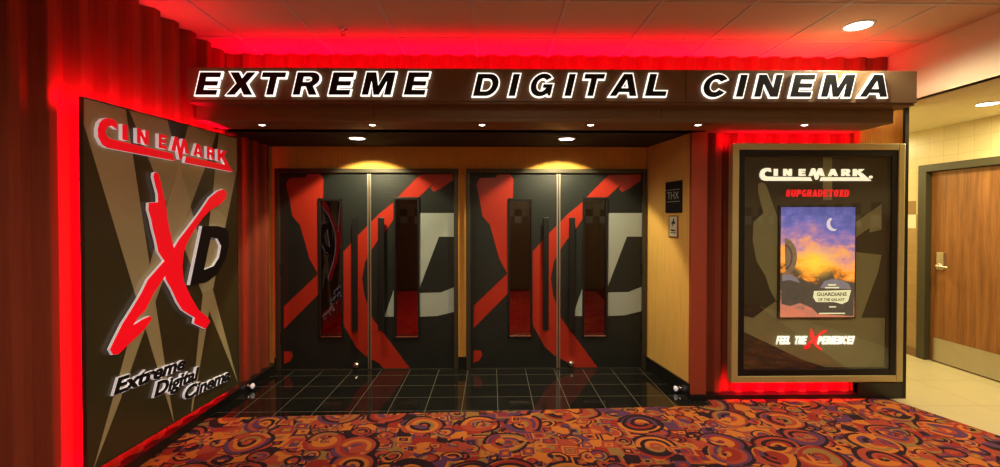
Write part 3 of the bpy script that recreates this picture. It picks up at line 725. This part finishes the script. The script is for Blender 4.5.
# dim auditorium passage behind the doors
g = MB(); g.box((-2.6, 8.2, 0), (2.6, 8.3, 3)); g.box((-2.6, 5.07, 2.5), (2.6, 8.3, 2.6)); g.box((-2.65, 5.07, 0), (-2.55, 8.3, 3)); g.box((1.85, 5.07, 0), (1.95, 8.3, 3))
tag(g.build('wall_passage', M['recess']), 'dark passage walls seen through the door windows', 'wall', kind='structure')
MB().prism([[(5.07, -.05), (8.2, -.05), (8.2, .32), (5.6, .004), (5.07, 0)]], ((-2.55, 0, 0), (0, 1, 0), (0, 0, 1), (1, 0, 0)), 4.4).build('floor', M['red_carpet'])
tag(bpy.data.objects['floor.003'], 'red carpet ramp inside the auditorium passage', 'floor', kind='structure')
area('passage_light', (-.3, 6.6, 2.3), (0, 0, -1), .2, .2, 45, (1, .02, .04))

# ------------------------------------------------------------------ poster case
YC = 4.015; YBK = 4.08
cx0, cz1 = on_y(733, 143, YC); cx1, cz0 = on_y(903, 382, YC)
pc = empty('poster_case', ((cx0+cx1)/2, YC, cz0), 'gold-framed lit poster case with olive background, right of the doors', 'display case')
g = MB(); e = .058
g.box((cx0, YC, cz0), (cx0+e, YBK+.01, cz1)); g.box((cx1-e, YC, cz0), (cx1, YBK+.01, cz1)); g.box((cx0+e, YC, cz1-e), (cx1-e, YBK+.01, cz1)); g.box((cx0+e, YC, cz0), (cx1-e, YBK+.01, cz0+e))
tag(g.build('case_frame', M['gold'], pc, bevel=.006), 'dull gold outer frame')
g = MB(); a0, a1, b0, b1 = cx0+e, cx1-e, cz0+e, cz1-e; e2 = .055
g.box((a0, YC+.006, b0), (a0+e2, YBK, b1)); g.box((a1-e2, YC+.006, b0), (a1, YBK, b1)); g.box((a0+e2, YC+.006, b1-e2), (a1-e2, YBK, b1)); g.box((a0+e2, YC+.006, b0), (a1-e2, YBK, b0+e2))
tag(g.build('door_frame', M['black'], pc, bevel=.004), 'black inner frame')
g0, g1, h0_, h1_ = a0+e2, a1-e2, b0+e2, b1-e2
bp = bx('back_panel', (a0, YBK, b0), (a1, YBK+.02, b1), M['case_dark'], pc); tag(bp, 'dark brown printed back panel')
def cp(pts):
    P = [on_y(p[0], p[1], YBK) for p in pts]
    for ax, v, l in ((0, g0+.001, False), (0, g1-.001, True), (1, h0_+.001, False), (1, h1_-.001, True)): P = clip(P, ax, v, l)
    return P
shapes = [[(758, 184.5), (760, 182.8), (762.5, 182.4), (765, 183.8), (767, 187.5), (776, 213), (782, 228), (781, 262), (780, 300), (776, 301), (770, 290), (765.5, 276), (756.5, 261), (752.6, 240), (753.5, 222), (763.4, 213), (758, 192)],
          [(856, 222), (881.5, 204), (881.5, 229.5), (869.5, 232.5), (869.5, 228), (856, 237)],
          [(855, 252), (881.5, 255), (878, 272), (861, 318), (855, 318)],
          [(740, 315), (753, 318), (776, 301), (782, 317), (889, 318), (895, 318), (895, 350), (889, 380), (839, 371), (803, 360), (740, 330)],
          [(823, 150), (832, 150), (832, 200), (823, 200)]]
for k, sh in enumerate(shapes):
    MB().prism([cp(sh)], FRONT(YBK), .0005+.0003*k).build('background_print', M['case_olive'], bp)
tag(bx('case_glass', (a0+.005, YC+.014, b0+.005), (a1-.005, YC+.019, b1-.005), M['glass'], pc), 'clear glass front')
YT = YBK-.015
lx0, lz0 = on_y(760.3, 181, YT); lx1, lz1 = on_y(872.3, 168, YT)
for nm, loops in swoosh_logo(None, lx0, lz0, lx1-lx0, lz1-lz0):
    tag(MB().prism(loops, FRONT(YBK), .015).build('letter', M['lit_cream'], pc), 'lit cream letter %s' % nm)
x_, z_ = on_y(871.5, 177, YT); MB().lathe((x_, YBK, z_), (0, -1, 0), [(.012, 0), (.012, .015)], 16).build('letter_dot', M['lit_cream'], pc)
def row(word, px0, px1, pt, pb, mat, shear, name, lab, widths=None, d=0.0, gap=.18):
    x0, z0 = on_y(px0, pb, YT); x1, z1 = on_y(px1, pt, YT)
    ws = [(.45 if c in 'I!' else 1.15 if c == 'M' else .5 if c == ' ' else 1) for c in word]
    tot = sum(ws)+gap*(len(word)-1); u = (x1-x0-(z1-z0)*shear)/tot; x = x0; m = MB()
    for c, w in zip(word, ws):
        if c != ' ':
            loops = glyph(c, x, z0, w*u, z1-z0, shear)
            if d: loops = offset_loops(loops, d)
            m.prism(loops, FRONT(YBK), .012)
            if c == '!': m.prism([[(x, z0), (x+w*u*.9, z0), (x+w*u*.9, z0+(z1-z0)*.2), (x, z0+(z1-z0)*.2)]], FRONT(YBK), .012)
        x += (w+gap)*u
    return tag(m.build(name, mat, pc), lab)
row('#UPGRADETOXD', 786.5, 850, 189.6, 196.8, M['lit_red'], .1, 'hashtag_lettering', 'lit red line of capitals below the cream lettering', d=-.0012, gap=.3)
row('FEEL', 776.5, 792, 336.2, 344.6, M['lit_white'], .2, 'slogan_word', 'lit white word FEEL', d=-.0006)
row('THE', 794.5, 808, 336.2, 344.6, M['lit_white'], .2, 'slogan_word', 'lit white word THE', d=-.0006)
row('PERIENCE!', 818, 855.5, 336.2, 344.6, M['lit_white'], .2, 'slogan_word', 'lit white word right of the red X', d=-.0006)
# red X of the slogan from the same brush outline
zx = [p[1] for p in P_] if False else None
us = [on_x(p[0], p[1], XF) for p in Xred]; u0 = min(u[0] for u in us); u1 = max(u[0] for u in us); v0 = min(u[1] for u in us); v1 = max(u[1] for u in us)
sx0, sz0 = on_y(804.5, 350.5, YT); sx1, sz1 = on_y(827, 329, YT)
tag(MB().prism([[(sx0+(u[0]-u0)/(u1-u0)*(sx1-sx0), sz0+(u[1]-v0)/(v1-v0)*(sz1-sz0)) for u in us]], FRONT(YBK), .016).build('letter_x', M['lit_red'], pc), 'small red brush-stroke X')

# the film poster hangs inside the case: a thing of its own
YP = YBK-.03
mx0, mz1 = on_y(781, 207, YP); mx1, mz0 = on_y(854, 317, YP)
def mat_poster():
    m, nt, b = new_mat('backlit_sunset_print'); G = NT(nt); co = G.co(); sp = G.sep(co)
    u = G.m('DIVIDE', G.m('SUBTRACT', sp[0], mx0), mx1-mx0); v = G.m('DIVIDE', G.m('SUBTRACT', sp[2], mz0), mz1-mz0)
    q = G.comb(G.m('MULTIPLY', u, 1.0), G.m('MULTIPLY', v, 2.4), 0.0); nz = G.noise(q, 3.8, 8, .68)
    vv = G.m('ADD', G.m('ADD', v, G.m('MULTIPLY', G.m('SUBTRACT', nz, .5), .85)), G.m('MULTIPLY', G.m('SUBTRACT', u, .5), .10))
    sky = G.ramp(vv, [(.0, (.55, .18, .10)), (.10, (.42, .17, .12)), (.22, (.07, .06, .04)), (.34, (.10, .06, .03)), (.42, (.75, .25, .02)), (.50, (.9, .42, .06)), (.60, (.66, .30, .20)), (.72, (.30, .18, .38)), (.84, (.12, .13, .42)), (1, (.07, .09, .32))])
    du = G.m('MULTIPLY', G.m('SUBTRACT', u, .47), 1.3); dv = G.m('MULTIPLY', G.m('SUBTRACT', v, .50), 2.6)
    r = G.m('SQRT', G.m('ADD', G.m('MULTIPLY', du, du), G.m('MULTIPLY', dv, dv)))
    sun = G.ramp(r, [(0, (1, 1, 1)), (.12, (.75, .75, .75)), (.42, (0, 0, 0))])
    col = G.mixc(sun, sky, (1, .60, .05))
    G.link(col, b.inputs['Base Color']); G.link(col, b.inputs['Emission Color']); b.inputs['Emission Strength'].default_value = .95
    b.inputs['Roughness'].default_value = .5; return m
mp = MB().box((mx0-.012, YP, mz0-.012), (mx1+.012, YBK-.002, mz1+.012)).build('movie_poster', M['black'], loc=((mx0+mx1)/2, YP, mz0))
tag(mp, 'backlit purple and orange sunset film poster inside the case', 'poster')
ORI[mp.name] = Vector(((mx0+mx1)/2, YP, mz0))
bx('printed_sheet', (mx0, YP-.003, mz0), (mx1, YP, mz1), mat_poster(), mp)
def pp(pts): return [on_y(p[0], p[1], YP-.003) for p in pts]
mdark = plain('print_dark_hills', (.055, .05, .04), .5, emit=(.10, .085, .06), es=.6, noise=.3, nscale=20)
mhull = plain('print_brown_disc', (.20, .13, .07), .5, emit=(.25, .17, .10), es=.6, noise=.3, nscale=30)
mcream = plain('print_cream_title', (.8, .82, .5), .5, emit=(.85, .86, .5), es=.8)
mrim = plain('print_grey_rock', (.22, .22, .26), .5, emit=(.3, .28, .32), es=.5, noise=.3, nscale=20)
m = MB(); m.prism([pp([(781.5, 274), (790, 276), (802, 279), (815, 286), (822, 281), (830, 279), (842, 280), (853.5, 284), (853.5, 316), (818, 314), (812, 308), (800, 303), (790, 306), (781.5, 304)])], FRONT(YP-.003), .0006)
m.build('hill_print', mdark, mp)
m = MB(); c = pp([(783, 257)])[0]; m.prism([[p for p in arc(c[0], c[1], .125, .17, -78, 84, 20)]], FRONT(YP-.003), .0010)
dp = m.build('disc_print', mhull, mp)
m = MB(); m.prism([[p for p in arc(c[0], c[1], .085, .118, -74, 80, 20)], [p for p in arc(c[0]+.004, c[1], .068, .100, 76, -70, 20)]], FRONT(YP-.004), .0006); m.build('disc_ring', mdark, dp)
m = MB(); m.prism([pp([(782, 275), (790, 274), (797, 278), (800, 283), (790, 280), (782, 281)])], FRONT(YP-.003), .0012)
m.build('rock_print', mrim, mp); m = MB(); m.prism([pp([(820, 288), (824, 281), (832, 279), (842, 280), (849, 284), (851, 289)])], FRONT(YP-.003), .0012); m.build('rock_print', mrim, mp)
c = pp([(833.5, 224)])[0]
m = MB(); m.prism([arc(c[0], c[1], .062, .062, 120, 290, 14)+arc(c[0]+.022, c[1]+.006, .052, .052, 280, 128, 14)], FRONT(YP-.003), .001); m.build('moon_print', plain('print_pale_moon', (.8, .75, .8), .5, emit=(.8, .72, .78), es=.7), mp)
m = MB(); m.prism([pp([(814, 291), (851, 290), (848, 301), (842, 304), (834, 302), (816, 302), (813, 297)])], FRONT(YP-.003), .0014); t0 = m.build('title_plate', mcream, mp)
m = MB(); (a, b) = pp([(816.5, 296)])[0]; place_text(m, 'GUARDIANS', FRONT(YP-.0045), a, b, .27, .034, 0, .03, 0, .0006); (a, b) = pp([(818, 301)])[0]; place_text(m, 'OF THE GALAXY', FRONT(YP-.0045), a, b, .24, .028, 0, .03, 0, .0006)
m.build('title_lettering', plain('print_olive_title', (.16, .14, .06), .5), t0)
for (p0, p1, y) in ((828, 836, 285.5), (825, 839, 288.3), (829, 836, 307.5), (819, 845, 314)):
    (a, b) = pp([(p0, y)])[0]; (a2, b2) = pp([(p1, y-1.3)])[0]; MB().box((a, YP-.005, b), (a2, YP-.003, b2)).build('credit_line', mcream, mp)

# ------------------------------------------------------------------ plaques on the amber side wall
A = Vector((1.655, YD+.02, 0)); B = Vector((1.765, YF, 0)); dW = (B-A).normalized(); nW = Vector((dW.y, -dW.x, 0)); nW = nW if nW.x < 0 else -nW
exW = -dW if False else dW
def on_side(px, py):
    d = ray(px, py); t = (A-Vector((0, 0, CAMZ))).dot(nW)/d.dot(nW); p = Vector((0, 0, CAMZ))+d*t
    return ((p-A).dot(dW), p.z)
SB = (tuple(A), tuple(dW), (0, 0, 1), tuple(nW))
def side_rect(p0, p1):
    a = on_side(*p0); b = on_side(*p1); return min(a[0], b[0]), max(a[0], b[0]), min(a[1], b[1]), max(a[1], b[1])
r = side_rect((666.5, 182.5), (682.5, 212.5)); ctr = A+dW*((r[0]+r[1])/2)+Vector((0, 0, r[2]))
tp = empty('plaque', ctr, 'black sound-certification plaque with grey THX letters on amber wall', 'plaque')
MB().prism([[(r[0], r[2]), (r[1], r[2]), (r[1], r[3]), (r[0], r[3])]], SB, .012).build('plate', M['black_matte'], tp, bevel=.002)
w = r[1]-r[0]; h = r[3]-r[2]
m = MB(); place_text(m, 'THX', SB, r[0]+w*.14, r[2]+h*.43, w*.72, h*.25, 0, .0, 0, .002, .0122); m.build('lettering', M['plaque_grey'], tp)
m = MB()
for z in (.345, .72): m.prism([[(r[0]+w*.1, r[2]+h*z), (r[0]+w*.9, r[2]+h*z), (r[0]+w*.9, r[2]+h*(z+.018)), (r[0]+w*.1, r[2]+h*(z+.018))]], SB, .0135)
m.build('rule_line', M['plaque_grey'], tp)
r = side_rect((669.5, 215.5), (678.5, 238)); ctr = A+dW*((r[0]+r[1])/2)+Vector((0, 0, r[2])); w = r[1]-r[0]; h = r[3]-r[2]
nt_ = empty('notice', ctr, 'small white notice in brown frame directly below the black plaque', 'notice')
MB().prism([[(r[0], r[2]), (r[1], r[2]), (r[1], r[3]), (r[0], r[3])]], SB, .008).build('frame', plain('brown_notice_frame', (.25, .08, .03), .5), nt_)
MB().prism([[(r[0]+w*.1, r[2]+h*.06), (r[1]-w*.1, r[2]+h*.06), (r[1]-w*.1, r[3]-h*.05), (r[0]+w*.1, r[3]-h*.05)]], SB, .0015, .0082).build('sheet', M['paper'], nt_)
m = MB()
def blk(a, b, c, d): m.prism([[(r[0]+w*a, r[2]+h*c), (r[0]+w*b, r[2]+h*c), (r[0]+w*b, r[2]+h*d), (r[0]+w*a, r[2]+h*d)]], SB, .001, .0098)
blk(.25, .72, .30, .36); blk(.22, .8, .20, .235)
m.prism([[(r[0]+w*p[0], r[2]+h*p[1]) for p in ((.42, .52), (.5, .52), (.56, .66), (.72, .60), (.76, .66), (.62, .76), (.66, .86), (.58, .88), (.48, .74), (.34, .66), (.36, .6), (.46, .62))]], SB, .001, .0098)
m.build('printed_mark', M['black_matte'], nt_)

# ------------------------------------------------------------------ lamps
def downlight(name, x, y, z, rad, label, group, strength='lamp', deep=.02):
    r = empty(name, (x, y, z), label, 'ceiling light', group)
    m = MB(); m.smooth = True
    m.lathe((x, y, z+.012), (0, 0, -1), [(rad*.80, 0), (rad*.80, .012), (rad*.86, .020), (rad*1.02, .018), (rad*1.05, .010)], 40, cap=False)
    m.build('trim_ring', M['lamp_ring'], r)
    m = MB(); m.lathe((x, y, z+.004), (0, 0, -1), [(rad*.84, 0), (rad*.80, .010), (rad*.5, .014), (rad*.1, .015)], 40)
    m.build('lens', M[strength], r)
    return r
for (x, y), lab in zip(LOBBY, ['large round lobby downlight in the tiled ceiling at upper right', 'unseen added fill downlight nearer the photographer on the right', 'unseen added fill downlight above the middle of the carpet', 'unseen added fill downlight near the left wall']):
    downlight('downlight', x, y, HC, .105, lab, 'round downlights in the lobby ceiling')
for (x, y), lab in zip(VEST, ['round downlight in black recess above the left door pair', 'round downlight in black recess above the right door pair']):
    downlight('recess_downlight', x, y, 2.365, .085, lab, 'downlights in the door recess')
downlight('hall_downlight', 4.33, 4.0, 2.61, .09, 'round downlight in the low ceiling of the side hall', 'downlights in the side hall')
labs = ['small pin light under the beam near its left end', 'small pin light under the beam, above the left door pair', 'small pin light under the beam between the door pairs', 'small pin light under the beam, above the right door pair', 'small pin light under the beam where amber side wall meets it', 'small pin light under the beam above the poster case']
for px, lab in zip((262, 372.5, 482, 590.5, 698, 804.5), labs):
    d = ray(px, 124.3); t = (2.365-CAMZ)/d.z; x, y = t*d.x, t*d.y
    downlight('pin_light', x, y, 2.365, .03, lab, 'pin lights under the beam')
    spot('pin_lamp', (x, y, 2.34), 3, 90, WARM, .6, .02)
# sprinkler head
x, y = [(HC-CAMZ)/ray(343, 28).z*c for c in ray(343, 28)[:2]]
sp_ = empty('sprinkler_head', (x, y, HC), 'small chrome sprinkler head on ceiling left of centre', 'sprinkler')
m = MB(); m.smooth = True; m.lathe((x, y, HC), (0, 0, -1), [(.035, 0), (.034, .006), (.012, .008), (.012, .022)], 20); m.build('escutcheon', M['chrome'], sp_)
m = MB(); m.tube([(x-.012, y, HC-.02), (x-.014, y, HC-.04), (x, y, HC-.052), (x+.014, y, HC-.04), (x+.012, y, HC-.02)], .003, 8); m.build('yoke', M['chrome'], sp_)
m = MB(); m.lathe((x, y, HC-.052), (0, 0, -1), [(.018, 0), (.018, .003)], 16); m.build('deflector', M['chrome'], sp_)
# door stops on the side bases
def wall_stop(loc, d, label):
    r = empty('door_stop', loc, label, 'door stop', 'round door stops at the recess sides')
    m = MB(); m.smooth = True; m.lathe(loc, d, [(.022, 0), (.022, .01), (.013, .012), (.013, .035)], 18); m.build('stem', M['chrome'], r)
    e_ = Vector(loc)+Vector(d).normalized()*.035
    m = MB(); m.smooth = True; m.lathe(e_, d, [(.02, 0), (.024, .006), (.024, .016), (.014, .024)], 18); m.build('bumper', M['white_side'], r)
y_, z_ = on_x(249.5, 399.5, XL+.05); wall_stop((XL+.035, y_, max(z_, .045)), (1, 0, 0), 'chrome door stop on the left base under the far end of the wall sign')
s_, z_ = on_side(681.5, 393.5); pz = A+dW*s_+nW*.012; wall_stop((pz.x, pz.y, max(z_, .04)), tuple(nW), 'chrome door stop on the base of the amber side wall')
